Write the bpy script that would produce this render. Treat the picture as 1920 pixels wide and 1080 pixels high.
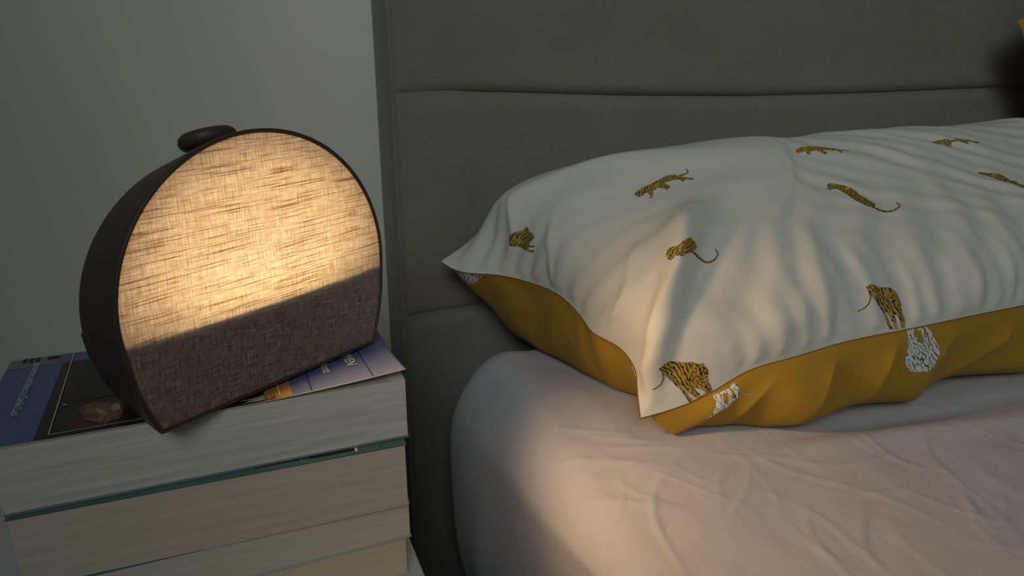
import bpy, math
import numpy as np
from mathutils import Vector, Matrix

# ------------------------------------------------------------------ clear
for _o in list(bpy.data.objects):
    bpy.data.objects.remove(_o)
scene = bpy.context.scene
C = scene.collection

# ------------------------------------------------------------------ camera
F_PX, HORIZON = 1390.0, 60.0
PITCH = math.atan((540 - HORIZON) / F_PX)
YAW = math.atan(math.hypot(F_PX, 540 - HORIZON) / 3740.0)
CAM = np.array([0.0, 0.0, 1.0])
_c, _s = math.cos(YAW), math.sin(YAW)
FW = np.array([_s * math.cos(PITCH), _c * math.cos(PITCH), -math.sin(PITCH)])
RT = np.array([_c, -_s, 0.0])
UP = np.cross(RT, FW)
cam = bpy.data.objects.new('camera', bpy.data.cameras.new('camera'))
C.objects.link(cam)
cam.data.lens = F_PX / 1920 * 36.0
cam.data.sensor_width = 36.0
cam.data.clip_start = 0.02
m = Matrix.Identity(4)
for i in range(3):
    m[i][0], m[i][1], m[i][2], m[i][3] = RT[i], UP[i], -FW[i], CAM[i]
cam.matrix_world = m
scene.camera = cam

# ------------------------------------------------------------------ world, daylight, exposure
world = bpy.data.worlds.new('world')
scene.world = world
world.use_nodes = True
world.node_tree.nodes['Background'].inputs[0].default_value = (0.74, 0.87, 1.0, 1)
world.node_tree.nodes['Background'].inputs[1].default_value = 0.034

def area_light(name, loc, target, size, size_y, power, color, spread=180):
    l = bpy.data.lights.new(name, 'AREA')
    l.shape = 'RECTANGLE'
    l.size, l.size_y, l.energy, l.color = size, size_y, power, color
    l.spread = math.radians(spread)
    o = bpy.data.objects.new(name, l)
    C.objects.link(o)
    o.location = loc
    o.rotation_euler = (Vector(target) - Vector(loc)).to_track_quat('-Z', 'Y').to_euler()
    return o

area_light('window_daylight', (-0.30, -0.90, 2.0), (0.56, 0.66, 1.02), 0.8, 0.8, 1.28, (0.95, 1.0, 0.97), 54)

vs = scene.view_settings
vs.view_transform = 'Standard'
vs.look = 'None'
vs.exposure = 0.0
vs.gamma = 1.0
vs.use_curve_mapping = False

# ------------------------------------------------------------------ maths helpers
def ray(x, y):
    return RT * (x - 960) + UP * (540 - y) + FW * F_PX
def at_y(x, y, Y):
    d = ray(x, y); return CAM + d * (Y / d[1])
def at_z(x, y, z):
    d = ray(x, y); return CAM + d * ((z - 1.0) / d[2])
def project(P):
    Q = np.asarray(P) - CAM
    z = Q @ FW
    return 960 + F_PX * (Q @ RT) / z, 540 - F_PX * (Q @ UP) / z

def vnoise(x, y, seed=0):
    x = np.asarray(x, float); y = np.asarray(y, float)
    T = np.random.RandomState(seed).rand(256, 256)
    xi = np.floor(x).astype(int); yi = np.floor(y).astype(int)
    fx = x - xi; fy = y - yi
    fx = fx * fx * fx * (fx * (fx * 6 - 15) + 10); fy = fy * fy * fy * (fy * (fy * 6 - 15) + 10)
    g = lambda a, b: T[(xi + a) % 256, (yi + b) % 256]
    return (g(0, 0) * (1 - fx) + g(1, 0) * fx) * (1 - fy) + (g(0, 1) * (1 - fx) + g(1, 1) * fx) * fy
def fbm(x, y, seed=0, n=3):
    v = 0; a = 0.5; s = 0
    for k in range(n):
        v = v + a * vnoise(x * 2 ** k, y * 2 ** k, seed + k); s += a; a *= 0.5
    return v / s
def sstep(a, b, x):
    t = np.clip((np.asarray(x, float) - a) / (b - a), 0, 1); return t * t * (3 - 2 * t)

def spline(ts, pts):
    ts = np.asarray(ts, float); pts = np.asarray(pts, float); n = len(ts)
    h = np.diff(ts); A = np.zeros((n, n)); B = np.zeros((n, pts.shape[1])); A[0, 0] = A[-1, -1] = 1
    for i in range(1, n - 1):
        A[i, i - 1], A[i, i], A[i, i + 1] = h[i - 1], 2 * (h[i - 1] + h[i]), h[i]
        B[i] = 6 * ((pts[i + 1] - pts[i]) / h[i] - (pts[i] - pts[i - 1]) / h[i - 1])
    M = np.linalg.solve(A, B)
    def f(t):
        t = np.clip(np.asarray(t, float), ts[0], ts[-1])
        i = np.clip(np.searchsorted(ts, t, side='right') - 1, 0, n - 2)
        hh = h[i][:, None]; a = (ts[i + 1] - t)[:, None]; b = (t - ts[i])[:, None]
        return (M[i] * a ** 3 + M[i + 1] * b ** 3) / (6 * hh) + (pts[i] / hh - M[i] * hh / 6) * a + (pts[i + 1] / hh - M[i + 1] * hh / 6) * b
    return f

def tps(uv, xyz, q, reg=0.0):
    uv = np.asarray(uv, float); xyz = np.asarray(xyz, float); n = len(uv)
    def ker(d2):
        return np.where(d2 > 1e-14, 0.5 * d2 * np.log(np.maximum(d2, 1e-14)), 0)
    d2 = ((uv[:, None] - uv[None]) ** 2).sum(-1)
    K = ker(d2) + reg * np.eye(n)
    Pm = np.c_[np.ones(n), uv]
    A = np.zeros((n + 3, n + 3)); A[:n, :n] = K; A[:n, n:] = Pm; A[n:, :n] = Pm.T
    w = np.linalg.solve(A, np.r_[xyz, np.zeros((3, 3))])
    out = np.zeros((len(q), 3))
    for s in range(0, len(q), 20000):
        qq = q[s:s + 20000]
        out[s:s + 20000] = ker(((qq[:, None] - uv[None]) ** 2).sum(-1)) @ w[:n] + np.c_[np.ones(len(qq)), qq] @ w[n:]
    return out

# ------------------------------------------------------------------ mesh helpers
def mesh_obj(name, verts, faces, mat=None, parent=None, smooth=True, mats=None, midx=None):
    me = bpy.data.meshes.new(name)
    v = np.asarray(verts, dtype=np.float32)
    if isinstance(faces, np.ndarray):
        n, k = faces.shape
        me.vertices.add(len(v)); me.vertices.foreach_set('co', v.ravel())
        me.loops.add(n * k); me.loops.foreach_set('vertex_index', faces.astype(np.int32).ravel())
        me.polygons.add(n)
        me.polygons.foreach_set('loop_start', np.arange(0, n * k, k, dtype=np.int32))
        me.polygons.foreach_set('loop_total', np.full(n, k, dtype=np.int32))
        me.update(calc_edges=True)
    else:
        me.from_pydata([tuple(map(float, p)) for p in v], [], [tuple(map(int, f)) for f in faces])
        me.update()
    for mm in (mats or ([mat] if mat else [])):
        me.materials.append(mm)
    if midx is not None:
        me.polygons.foreach_set('material_index', np.asarray(midx, dtype=np.int32))
    me.polygons.foreach_set('use_smooth', np.full(len(me.polygons), bool(smooth)))
    me.validate()
    o = bpy.data.objects.new(name, me)
    C.objects.link(o)
    if parent is not None:
        o.parent = parent
    return o

def grid_faces(nu, nv, flip=False):
    i, j = np.meshgrid(np.arange(nu - 1), np.arange(nv - 1), indexing='ij')
    a = (i * nv + j).ravel()
    f = np.stack([a, a + nv, a + nv + 1, a + 1], 1)
    return f[:, ::-1].copy() if flip else f

def rbox(name, lo, hi, r, mat, parent=None, seg=3):
    """box with rounded edges"""
    import bmesh
    bm = bmesh.new()
    bmesh.ops.create_cube(bm, size=1)
    lo = np.array(lo, float); hi = np.array(hi, float)
    for v in bm.verts:
        for k in range(3):
            v.co[k] = lo[k] if v.co[k] < 0 else hi[k]
    if r > 0:
        bmesh.ops.bevel(bm, geom=bm.edges[:], offset=r, segments=seg, profile=0.5, affect='EDGES')
    me = bpy.data.meshes.new(name); bm.to_mesh(me); bm.free()
    if mat: me.materials.append(mat)
    for p in me.polygons: p.use_smooth = True
    try:
        me.set_sharp_from_angle(angle=math.radians(50))
    except Exception:
        pass
    o = bpy.data.objects.new(name, me); C.objects.link(o)
    if parent is not None: o.parent = parent
    return o

def tube(name, pts, r, mat, parent=None, seg=8):
    pts = np.asarray(pts, float); n = len(pts)
    r = np.broadcast_to(np.asarray(r, float), (n,))
    t = np.gradient(pts, axis=0); t /= np.linalg.norm(t, axis=1)[:, None]
    ref = np.array([0.0, 0.0, 1.0])
    a = np.cross(t, ref); ln = np.linalg.norm(a, axis=1); a[ln < 1e-4] = (1, 0, 0); a /= np.linalg.norm(a, axis=1)[:, None]
    b = np.cross(t, a)
    th = np.linspace(0, 2 * np.pi, seg, endpoint=False)
    V = pts[:, None] + r[:, None, None] * (a[:, None] * np.cos(th)[None, :, None] + b[:, None] * np.sin(th)[None, :, None])
    F = []
    for i in range(n - 1):
        for k in range(seg):
            k2 = (k + 1) % seg
            F.append((i * seg + k, i * seg + k2, (i + 1) * seg + k2, (i + 1) * seg + k))
    return mesh_obj(name, V.reshape(-1, 3), F, mat, parent)

def lathe(name, prof, mat, parent=None, seg=48):
    prof = np.asarray(prof, float)
    th = np.linspace(0, 2 * np.pi, seg, endpoint=False)
    V = [(r * math.cos(t), r * math.sin(t), z) for r, z in prof for t in th]
    F = []
    for i in range(len(prof) - 1):
        for k in range(seg):
            k2 = (k + 1) % seg
            F.append((i * seg + k, i * seg + k2, (i + 1) * seg + k2, (i + 1) * seg + k))
    F.append(tuple(range(seg))[::-1]); F.append(tuple((len(prof) - 1) * seg + k for k in range(seg)))
    return mesh_obj(name, V, F, mat, parent)

def empty(name, loc, rz=0.0):
    o = bpy.data.objects.new(name, None); C.objects.link(o)
    o.location = loc; o.rotation_euler = (0, 0, rz); o.empty_display_size = 0.05
    return o
def tag(o, label, cat, group=None):
    o['label'] = label; o['category'] = cat
    if group: o['group'] = group
    return o
def struct(o):
    o['kind'] = 'structure'; return o

# ------------------------------------------------------------------ materials
class NT:
    def __init__(s, name):
        s.m = bpy.data.materials.new(name); s.m.use_nodes = True
        s.t = s.m.node_tree; s.t.nodes.clear()
        s.out = s.n('ShaderNodeOutputMaterial')
    def n(s, t, **k):
        o = s.t.nodes.new(t)
        for a, b in k.items(): setattr(o, a, b)
        return o
    def l(s, a, b): s.t.links.new(a, b)
    def coords(s, scale=(1, 1, 1), rot=(0, 0, 0), kind='Object'):
        tc = s.n('ShaderNodeTexCoord'); mp = s.n('ShaderNodeMapping')
        mp.inputs['Scale'].default_value = scale; mp.inputs['Rotation'].default_value = rot
        s.l(tc.outputs[kind], mp.inputs['Vector']); return mp.outputs[0]
    def noise(s, vec, scale, detail=3, rough=0.55, dist=0):
        o = s.n('ShaderNodeTexNoise'); o.inputs['Scale'].default_value = scale
        o.inputs['Detail'].default_value = detail; o.inputs['Roughness'].default_value = rough; o.inputs['Distortion'].default_value = dist
        if vec is not None: s.l(vec, o.inputs['Vector'])
        return o.outputs['Fac']
    def ramp(s, fac, stops):
        o = s.n('ShaderNodeValToRGB'); e = o.color_ramp.elements
        while len(e) < len(stops): e.new(0.5)
        for k, (p, c) in enumerate(stops):
            e[k].position = p; e[k].color = tuple(c) + (1,) if len(c) == 3 else c
        s.l(fac, o.inputs[0]); return o.outputs[0]
    def math(s, op, a, b=None, clamp=False):
        o = s.n('ShaderNodeMath', operation=op); o.use_clamp = clamp
        for k, v in enumerate((a, b)):
            if v is None: continue
            if isinstance(v, (int, float)): o.inputs[k].default_value = v
            else: s.l(v, o.inputs[k])
        return o.outputs[0]
    def mix(s, fac, a, b, mode='MIX'):
        o = s.n('ShaderNodeMix', data_type='RGBA', blend_type=mode)
        for idx, v in ((0, fac), (6, a), (7, b)):
            if isinstance(v, (int, float)): o.inputs[idx].default_value = v
            elif isinstance(v, tuple): o.inputs[idx].default_value = v + (1,) if len(v) == 3 else v
            else: s.l(v, o.inputs[idx])
        return o.outputs[2]
    def bump(s, h, strength=0.3, dist=0.001, normal=None):
        o = s.n('ShaderNodeBump'); o.inputs['Strength'].default_value = strength; o.inputs['Distance'].default_value = dist
        s.l(h, o.inputs['Height'])
        if normal is not None: s.l(normal, o.inputs['Normal'])
        return o.outputs[0]
    def bsdf(s, color, rough=0.7, spec=0.3, normal=None, sheen=0.0):
        p = s.n('ShaderNodeBsdfPrincipled')
        if isinstance(color, tuple): p.inputs['Base Color'].default_value = color + (1,)
        else: s.l(color, p.inputs['Base Color'])
        p.inputs['Roughness'].default_value = rough
        p.inputs['Specular IOR Level'].default_value = spec
        if sheen: p.inputs['Sheen Weight'].default_value = sheen
        if normal is not None: s.l(normal, p.inputs['Normal'])
        s.l(p.outputs[0], s.out.inputs[0]); return p

def simple(name, col, rough=0.6, spec=0.3, var=0.06, scale=30):
    k = NT(name)
    v = k.coords()
    n = k.noise(v, scale, 3)
    lo = tuple(c * (1 - var) for c in col); hi = tuple(min(1, c * (1 + var)) for c in col)
    k.bsdf(k.ramp(n, [(0.3, lo), (0.7, hi)]), rough, spec)
    return k.m

def fabric(name, col, pitch=0.0006, var=0.08, bump=0.25, sheen=0.1, crease=0.0, blotch=12):
    k = NT(name)
    v1 = k.coords((1 / pitch * 0.12, 1 / pitch, 1 / pitch)); v2 = k.coords((1 / pitch, 1 / pitch * 0.12, 1 / pitch))
    a = k.noise(v1, 1.0, 2); b = k.noise(v2, 1.0, 2)
    w = k.math('ADD', a, b)
    bl = k.noise(k.coords(), blotch, 4)
    f = k.math('ADD', k.math('MULTIPLY', w, 0.35), k.math('MULTIPLY', bl, 0.35))
    lo = tuple(c * (1 - var) for c in col); hi = tuple(min(1, c * (1 + var)) for c in col)
    colr = k.ramp(f, [(0.35, lo), (0.7, hi)])
    nrm = k.bump(w, bump, pitch * 0.6)
    if crease:
        cr = k.noise(k.coords((1, 1, 1), (0.3, 0.2, 0.5)), 9, 5, 0.6, 1.6)
        nrm = k.bump(cr, crease, 0.01, nrm)
    k.bsdf(colr, 0.9, 0.15, nrm, sheen)
    return k.m

M = {}
M['wall'] = simple('wall_paint', (0.68, 0.685, 0.61), 0.85, 0.2, 0.03, 4)
M['floor'] = simple('dark_floor', (0.10, 0.085, 0.06), 0.7, 0.2, 0.2, 12)
M['headboard'] = fabric('grey_upholstery', (0.203, 0.195, 0.172), 0.0008, 0.16, 0.35, 0.1)
M['cream'] = fabric('cream_cotton', (0.63, 0.635, 0.58), 0.0005, 0.03, 0.2, 0.05, 0.10)
M['mustard'] = fabric('mustard_cotton', (0.36, 0.215, 0.026), 0.0005, 0.05, 0.2, 0.05, 0.10)
M['seam'] = simple('seam_thread', (0.17, 0.10, 0.025), 0.9)
M['sheet'] = fabric('pale_lilac_sheet', (0.53, 0.525, 0.565), 0.0005, 0.03, 0.2, 0.05, 0.16)
M['gold_ink'] = simple('gold_ink', (0.43, 0.285, 0.07), 0.9, 0.1, 0.15, 400)
M['dark_ink'] = simple('dark_ink', (0.045, 0.036, 0.012), 0.9, 0.1)
M['white_ink'] = simple('white_ink', (0.66, 0.66, 0.64), 0.9, 0.1)
M['grey_ink'] = simple('grey_ink', (0.07, 0.07, 0.075), 0.9, 0.1)
M['white_lacquer'] = simple('white_lacquer', (0.66, 0.68, 0.66), 0.35, 0.5, 0.02)
M['brown_plastic'] = simple('brown_plastic', (0.062, 0.044, 0.034), 0.5, 0.4, 0.05, 60)
M['black_plastic'] = simple('black_plastic', (0.015, 0.014, 0.013), 0.5, 0.3)
M['bed_base'] = fabric('dark_bed_base', (0.06, 0.055, 0.05), 0.001, 0.1)

def pages(name, col, line=0.12, pitch=0.0009):
    k = NT(name)
    v = k.coords((6, 6, 1 / pitch))
    a = k.noise(v, 1.0, 3, 0.65)
    bnd = k.noise(k.coords((2.5, 2.5, 330)), 1.0, 2)
    bl = k.noise(k.coords(), 22, 3)
    f = k.math('ADD', k.math('MULTIPLY', a, 0.55), k.math('ADD', k.math('MULTIPLY', bnd, 0.35), k.math('MULTIPLY', bl, 0.10)))
    lo = tuple(c * (1 - line) for c in col); hi = tuple(c * (1 + line) for c in col)
    k.bsdf(k.ramp(f, [(0.34, lo), (0.66, hi)]), 0.85, 0.15, k.bump(k.math('ADD', a, bnd), 0.35, 0.0006))
    return k.m
M['pages_grey'] = pages('page_edges_grey', (0.72, 0.71, 0.635), 0.16)
M['pages_tan'] = pages('page_edges_tan', (0.70, 0.62, 0.50), 0.07)
M['pages_beige'] = pages('page_edges_beige', (0.72, 0.67, 0.55), 0.06)
M['pages_yellow'] = pages('page_edges_yellow', (0.74, 0.64, 0.43), 0.05)
M['cover_blue'] = simple('cover_blue', (0.115, 0.155, 0.33), 0.38, 0.45, 0.03)
M['cover_grey'] = simple('cover_grey', (0.22, 0.225, 0.22), 0.4, 0.4)
M['cover_gold'] = simple('cover_gold', (0.46, 0.25, 0.06), 0.4, 0.4, 0.12, 60)
M['cover_line'] = simple('cover_white_line', (0.78, 0.78, 0.74), 0.5)
M['cover_navy'] = simple('cover_dark_line', (0.02, 0.02, 0.05), 0.5)
M['cover_board'] = simple('cover_board', (0.62, 0.57, 0.48), 0.7)
M['teal'] = simple('cover_teal', (0.075, 0.17, 0.155), 0.5, 0.4, 0.12, 40)
M['teal_dark'] = simple('cover_dark_green', (0.012, 0.022, 0.02), 0.5)
M['teal_orange'] = simple('cover_orange', (0.35, 0.17, 0.02), 0.5)
M['pale_blue'] = simple('cover_pale_blue', (0.52, 0.56, 0.62), 0.5, 0.4, 0.2, 90)
def painting(name):
    k = NT(name)
    v = k.coords()
    n = k.noise(v, 55, 5, 0.6, 0.6); n2 = k.noise(k.coords((1, 3, 1)), 26, 3)
    c = k.ramp(n, [(0.30, (0.010, 0.008, 0.006)), (0.52, (0.030, 0.018, 0.010)), (0.66, (0.075, 0.034, 0.014)), (0.8, (0.14, 0.075, 0.03))])
    k.bsdf(k.mix(k.math('MULTIPLY', n2, 0.5), c, (0.02, 0.010, 0.006)), 0.35, 0.45)
    return k.m
M['painting'] = painting('cover_painting')
M['painting_black'] = simple('cover_painting_black', (0.012, 0.010, 0.008), 0.35, 0.45)
M['painting_maroon'] = simple('cover_painting_maroon', (0.055, 0.014, 0.008), 0.35, 0.45, 0.4, 120)
M['painting_tan'] = simple('cover_painting_tan', (0.16, 0.10, 0.045), 0.4, 0.4, 0.5, 160)
M['painting_light'] = simple('cover_painting_light', (0.34, 0.29, 0.20), 0.4, 0.4, 0.35, 200)

def lamp_fabric():
    k = NT('lamp_linen')
    weft = k.noise(k.coords((90, 1, 2300)), 1.0, 2, 0.6)
    warp = k.noise(k.coords((2000, 1, 110)), 1.0, 2, 0.6)
    slubh = k.noise(k.coords((22, 1, 1300)), 1.0, 2, 0.6)
    slubv = k.noise(k.coords((1100, 1, 45)), 1.0, 3, 0.7)
    fine = k.math('ADD', k.math('MULTIPLY', weft, 0.5), k.math('MULTIPLY', warp, 0.5))
    dark_h = k.ramp(slubh, [(0.385, (0, 0, 0)), (0.455, (1, 1, 1))])
    dark_v = k.ramp(slubv, [(0.34, (0, 0, 0)), (0.56, (1, 1, 1))])
    # light carried through the cloth: threads are denser where slubs are
    tr = k.mix(dark_h, (0.36, 0.20, 0.085), (0.94, 0.88, 0.80))
    tr = k.mix(k.math('MULTIPLY', k.math('SUBTRACT', 1.0, dark_v), 0.55), tr, (0.62, 0.36, 0.16))
    tr = k.mix(0.75, tr, k.ramp(fine, [(0.36, (0.36, 0.26, 0.17)), (0.58, (1, 1, 1))]), 'MULTIPLY')
    df = k.ramp(fine, [(0.38, (0.17, 0.14, 0.13)), (0.53, (0.56, 0.45, 0.41)), (0.64, (0.95, 0.80, 0.74))])
    nrm = k.bump(fine, 0.5, 0.0006)
    d = k.n('ShaderNodeBsdfDiffuse'); t = k.n('ShaderNodeBsdfTranslucent')
    k.l(df, d.inputs[0]); k.l(tr, t.inputs[0]); k.l(nrm, d.inputs['Normal'])
    mx = k.n('ShaderNodeMixShader'); mx.inputs[0].default_value = 0.5
    k.l(d.outputs[0], mx.inputs[1]); k.l(t.outputs[0], mx.inputs[2]); k.l(mx.outputs[0], k.out.inputs[0])
    return k.m
M['linen'] = lamp_fabric()
def emit(name, col, strength):
    k = NT(name); e = k.n('ShaderNodeEmission'); e.inputs[0].default_value = col + (1,); e.inputs[1].default_value = strength
    k.l(e.outputs[0], k.out.inputs[0]); return k.m
M['light_panel'] = emit('warm_light_panel', (1.0, 0.70, 0.36), 2.8)
M['led'] = emit('warm_led', (1.0, 0.74, 0.34), 13.0)

# ------------------------------------------------------------------ the setting
HB_Y, WALL_Y = 0.6825, 0.7605  # wall, headboard, mattress and pillow numbers are already scaled about the camera
wall = struct(mesh_obj('wall_back', [(-1.6, WALL_Y, 0), (2.6, WALL_Y, 0), (2.6, WALL_Y, 2.5), (-1.6, WALL_Y, 2.5),
                                     (-1.6, WALL_Y + .1, 0), (2.6, WALL_Y + .1, 0), (2.6, WALL_Y + .1, 2.5), (-1.6, WALL_Y + .1, 2.5)],
                       [(0, 1, 2, 3), (5, 4, 7, 6), (4, 0, 3, 7), (1, 5, 6, 2), (3, 2, 6, 7), (4, 5, 1, 0)], M['wall'], smooth=False))
floor = struct(mesh_obj('floor', [(-1.6, -1.6, 0), (2.6, -1.6, 0), (2.6, WALL_Y, 0), (-1.6, WALL_Y, 0),
                                  (-1.6, -1.6, -.1), (2.6, -1.6, -.1), (2.6, WALL_Y, -.1), (-1.6, WALL_Y, -.1)],
                        [(0, 1, 2, 3), (7, 6, 5, 4), (0, 4, 5, 1), (1, 5, 6, 2), (2, 6, 7, 3), (3, 7, 4, 0)], M['floor'], smooth=False))
bb = struct(rbox('baseboard_back', (-1.6, WALL_Y - 0.015, 0.0), (0.145, WALL_Y - 0.0005, 0.09), 0.004, M['white_lacquer']))

# ------------------------------------------------------------------ headboard
HBX0, HBX1 = 0.1534, 1.80
hb = empty('headboard', (HBX0, HB_Y, 0))
tag(hb, 'grey upholstered headboard with wide horizontal stitched panels behind the pillow', 'headboard')
def local(o, origin):
    o.data.transform(Matrix.Translation(-Vector(origin)))
    return o
fr = rbox('headboard_frame', (HBX0 - 0.001, HB_Y + 0.004, 0.02), (HBX1, WALL_Y - 0.001, 1.30), 0.004, M['headboard'], hb)
local(fr, (HBX0, HB_Y, 0))
# seam lines follow the photographed stitching (x, z)
sx = np.array([at_y(px, py, HB_Y)[0] for px, py in ((740, 183), (840, 175), (960, 176), (1160, 182), (1400, 183), (1600, 178), (1920, 164))])
sz = np.array([at_y(px, py, HB_Y)[2] for px, py in ((740, 183), (840, 175), (960, 176), (1160, 182), (1400, 183), (1600, 178), (1920, 164))])
SEAM_U = lambda x: np.interp(x, sx, sz)
zl = at_y(757, 601, HB_Y)[2]
SEAM_L = lambda x: zl + 0.004 * np.sin((x - 0.155) * 9)
def hb_panel(name, zlo, zhi, seed, overhang=0.0):
    nx, nz = 150, 60
    us = np.linspace(0, 1, nx); us = us ** 1.5
    xs = HBX0 + (HBX1 - HBX0) * us
    vs_ = 0.5 - 0.5 * np.cos(np.linspace(0, np.pi, nz))
    X, Vv = np.meshgrid(xs, vs_, indexing='ij')
    Z = zlo(X) + (zhi(X) - zlo(X)) * Vv
    d = np.minimum(np.minimum((Z - zlo(X)), (zhi(X) - Z)), np.minimum((X - HBX0) * 1.3, HBX1 - X))
    r = 0.015
    dd = np.clip(d, 0, r)
    puff = np.sqrt(np.maximum(r * r - (r - dd) ** 2, 0)) / r
    Y = HB_Y + 0.0095 - 0.0095 * puff - 0.003 * sstep(0.013, 0.085, d)
    Y -= overhang * np.exp(-((Z - zlo(X)) / 0.033) ** 2) * sstep(0.17, 0.26, X) * puff
    Y += 0.0011 * (fbm(X * 21, Z * 21, seed) - 0.5)
    # pulled-in dimple at the left end of each stitch line
    V = np.stack([X, Y, Z], -1).reshape(-1, 3)
    o = mesh_obj(name, V, grid_faces(nx, nz), M['headboard'], hb)
    local(o, (HBX0, HB_Y, 0)); return o
hb_panel('upholstered_panel', SEAM_U, lambda x: 1.30 + 0 * x, 3, 0.004)
hb_panel('upholstered_panel', SEAM_L, SEAM_U, 7, 0.0015)
hb_panel('upholstered_panel', lambda x: 0.28 + 0 * x, SEAM_L, 11)
# piping along the left corner of the headboard
pz = np.linspace(0.05, 1.295, 60)
pp = tube('corner_piping', np.c_[np.full(60, HBX0), np.full(60, HB_Y + 0.0055), pz], 0.002, M['headboard'], hb, 8)
local(pp, (HBX0, HB_Y, 0))

# ------------------------------------------------------------------ mattress
MX0, MX1, MY0, MY1, MTOP, MBOT = 0.183, 1.74, -1.25, 0.6735, 0.704, 0.43
def build_mattress():
    H = 0.24
    a_in = np.r_[np.linspace(-H, 0, 46), np.linspace(0, 0.105, 70)[1:], np.linspace(0.105, 0.62, 210)[1:], np.linspace(0.62, MX1 - MX0, 30)[1:]]
    b_in = np.r_[np.linspace(-H, 0, 30), np.linspace(0, 0.105, 60)[1:], np.linspace(0.105, 0.62, 210)[1:], np.linspace(0.62, MY1 - MY0, 30)[1:]]
    A, B = np.meshgrid(a_in, b_in, indexing='ij')
    Rc = 0.070
    p, q = Rc - A, Rc - B
    mm = np.maximum(p, q)
    ln = np.hypot(np.maximum(p, 0), np.maximum(q, 0)); corner = (p > 0) & (q > 0)
    excess = np.maximum(mm - Rc, 0)
    mc = np.minimum(mm, Rc)
    px = np.where(corner, np.maximum(p, 0) / np.maximum(ln, 1e-9) * mc, np.minimum(p, Rc))
    qx = np.where(corner, np.maximum(q, 0) / np.maximum(ln, 1e-9) * mc, np.minimum(q, Rc))
    X = MX0 + Rc - px; Y = MY1 - Rc + qx
    d = Rc - mm
    # rounded top edge, softer at the head corner
    cf = np.exp(-(((X - MX0) / 0.104) ** 2 + ((MY1 - Y) / 0.143) ** 2))
    r = 0.036 + 0.085 * cf
    dd = np.clip(d, 0, r)
    Z = MTOP + 0.028 * cf * sstep(0.275, 0.212, X) - (r - np.sqrt(np.maximum(r * r - (r - dd) ** 2, 0))) - excess * (MTOP - r - MBOT + 0.004) / H
    # sides bulge a little, drawn in at the bottom
    t = np.clip((MTOP - Z) / 0.27, 0, 1)
    side = sstep(0.065, 0.0, d)
    nx = np.where(corner, -px / Rc, np.where(p > 0, -1.0, 0.0)); ny = np.where(corner, qx / Rc, np.where(q > 0, 1.0, 0.0))
    bul = (0.008 * np.sin(t * np.pi) - 0.010 * t ** 3) * side
    X = X + nx * bul; Y = np.minimum(Y + ny * bul, 0.677)
    # top surface undulation and creases
    Xm, Ym = X / 0.65, Y / 0.65                # crease pattern lengths from before the bed was scaled about the camera
    und = 0.010 * (fbm(Xm * 5 + 1, Ym * 5, 21) - 0.5) + 0.003 * (fbm(Xm * 17, Ym * 17, 25) - 0.5)
    # hollow and ridge in front of the pillow
    und += 0.007 * np.exp(-((Ym - (0.555 - 0.16 * (Xm - 0.75))) / 0.022) ** 2) * sstep(0.48, 0.62, Xm)
    und -= 0.004 * np.exp(-((Ym - (0.585 - 0.05 * (Xm - 0.75))) / 0.02) ** 2) * sstep(0.45, 0.6, Xm)
    rng = np.random.RandomState(5)
    for k in range(46):
        x0, y0 = rng.uniform(0.30, 0.85), rng.uniform(0.28, 0.60)
        ang = rng.choice([-1.0, 0.9, -0.5]) + rng.uniform(-0.35, 0.35)
        L = rng.uniform(0.03, 0.10); w = rng.uniform(0.0018, 0.0045); amp = rng.uniform(0.0006, 0.0017)
        ca, sa = math.cos(ang), math.sin(ang)
        s_ = (Xm - x0) * ca + (Ym - y0) * sa; n_ = -(Xm - x0) * sa + (Ym - y0) * ca + 0.02 * np.sin(s_ * 22 + k)
        und += amp * np.exp(-(n_ / w) ** 2) * np.exp(-(s_ / L) ** 2)
    # fan of creases on the rounded left edge
    for (x0, y0, x1, y1, w, amp) in ((0.30, 0.66, 0.42, 0.60, .006, .0025), (0.28, 0.60, 0.40, 0.52, .007, .0025), (0.33, 0.72, 0.44, 0.66, .005, .002),
                                     (0.27, 0.50, 0.36, 0.41, .006, .002), (0.36, 0.66, 0.47, 0.625, .004, .002), (0.36, 0.69, 0.45, 0.645, .004, .002)):
        dx, dy = x1 - x0, y1 - y0; L = math.hypot(dx, dy); dx /= L; dy /= L
        s_ = ((Xm - x0) * dx + (Ym - y0) * dy) / L; n_ = -(Xm - x0) * dy + (Ym - y0) * dx
        und += amp * np.exp(-(n_ / w) ** 2) * sstep(0, .25, s_) * sstep(1, .7, s_)
    flat = sstep(0.62, 0.70, Ym) * sstep(0.40, 0.46, Xm)      # under the pillow
    und = und * (1 - flat) - 0.004 * flat
    Z = Z + 0.65 * und * sstep(-0.013, 0.02, d)
    # side folds of the fitted sheet
    f = 0.0026 * np.sin(Y * 92 + Z * 28) * side * t
    X = X + nx * f * 0.6
    # tucked fold line running down the side from the head corner
    fold = 0.006 * sstep(-0.004, 0.004, Z - (0.658 + (0.524 - Y) * 0.1276)) * side
    X = X + nx * fold * (1 - cf) * 0.5
    V = np.stack([X, Y, Z], -1).reshape(-1, 3)
    return V, grid_faces(len(a_in), len(b_in), True)
mat_root = empty('mattress', (0.95, -0.29, MBOT))
tag(mat_root, 'thick mattress with rounded corners in a pale lilac-grey fitted sheet', 'mattress')
V, Fm = build_mattress()
fs = mesh_obj('fitted_sheet', V, Fm, M['sheet'], mat_root); local(fs, (0.95, -0.29, MBOT))
core = rbox('mattress_core', (MX0 + 0.03, MY0 + 0.01, MBOT), (MX1 - 0.03, MY1 - 0.04, 0.63), 0.02, M['sheet'], mat_root); local(core, (0.95, -0.29, MBOT))
base = empty('bed_base', (0.95, -0.29, 0))
tag(base, 'low dark bed base under the mattress, in the shadowed gap', 'bed base')
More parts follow.
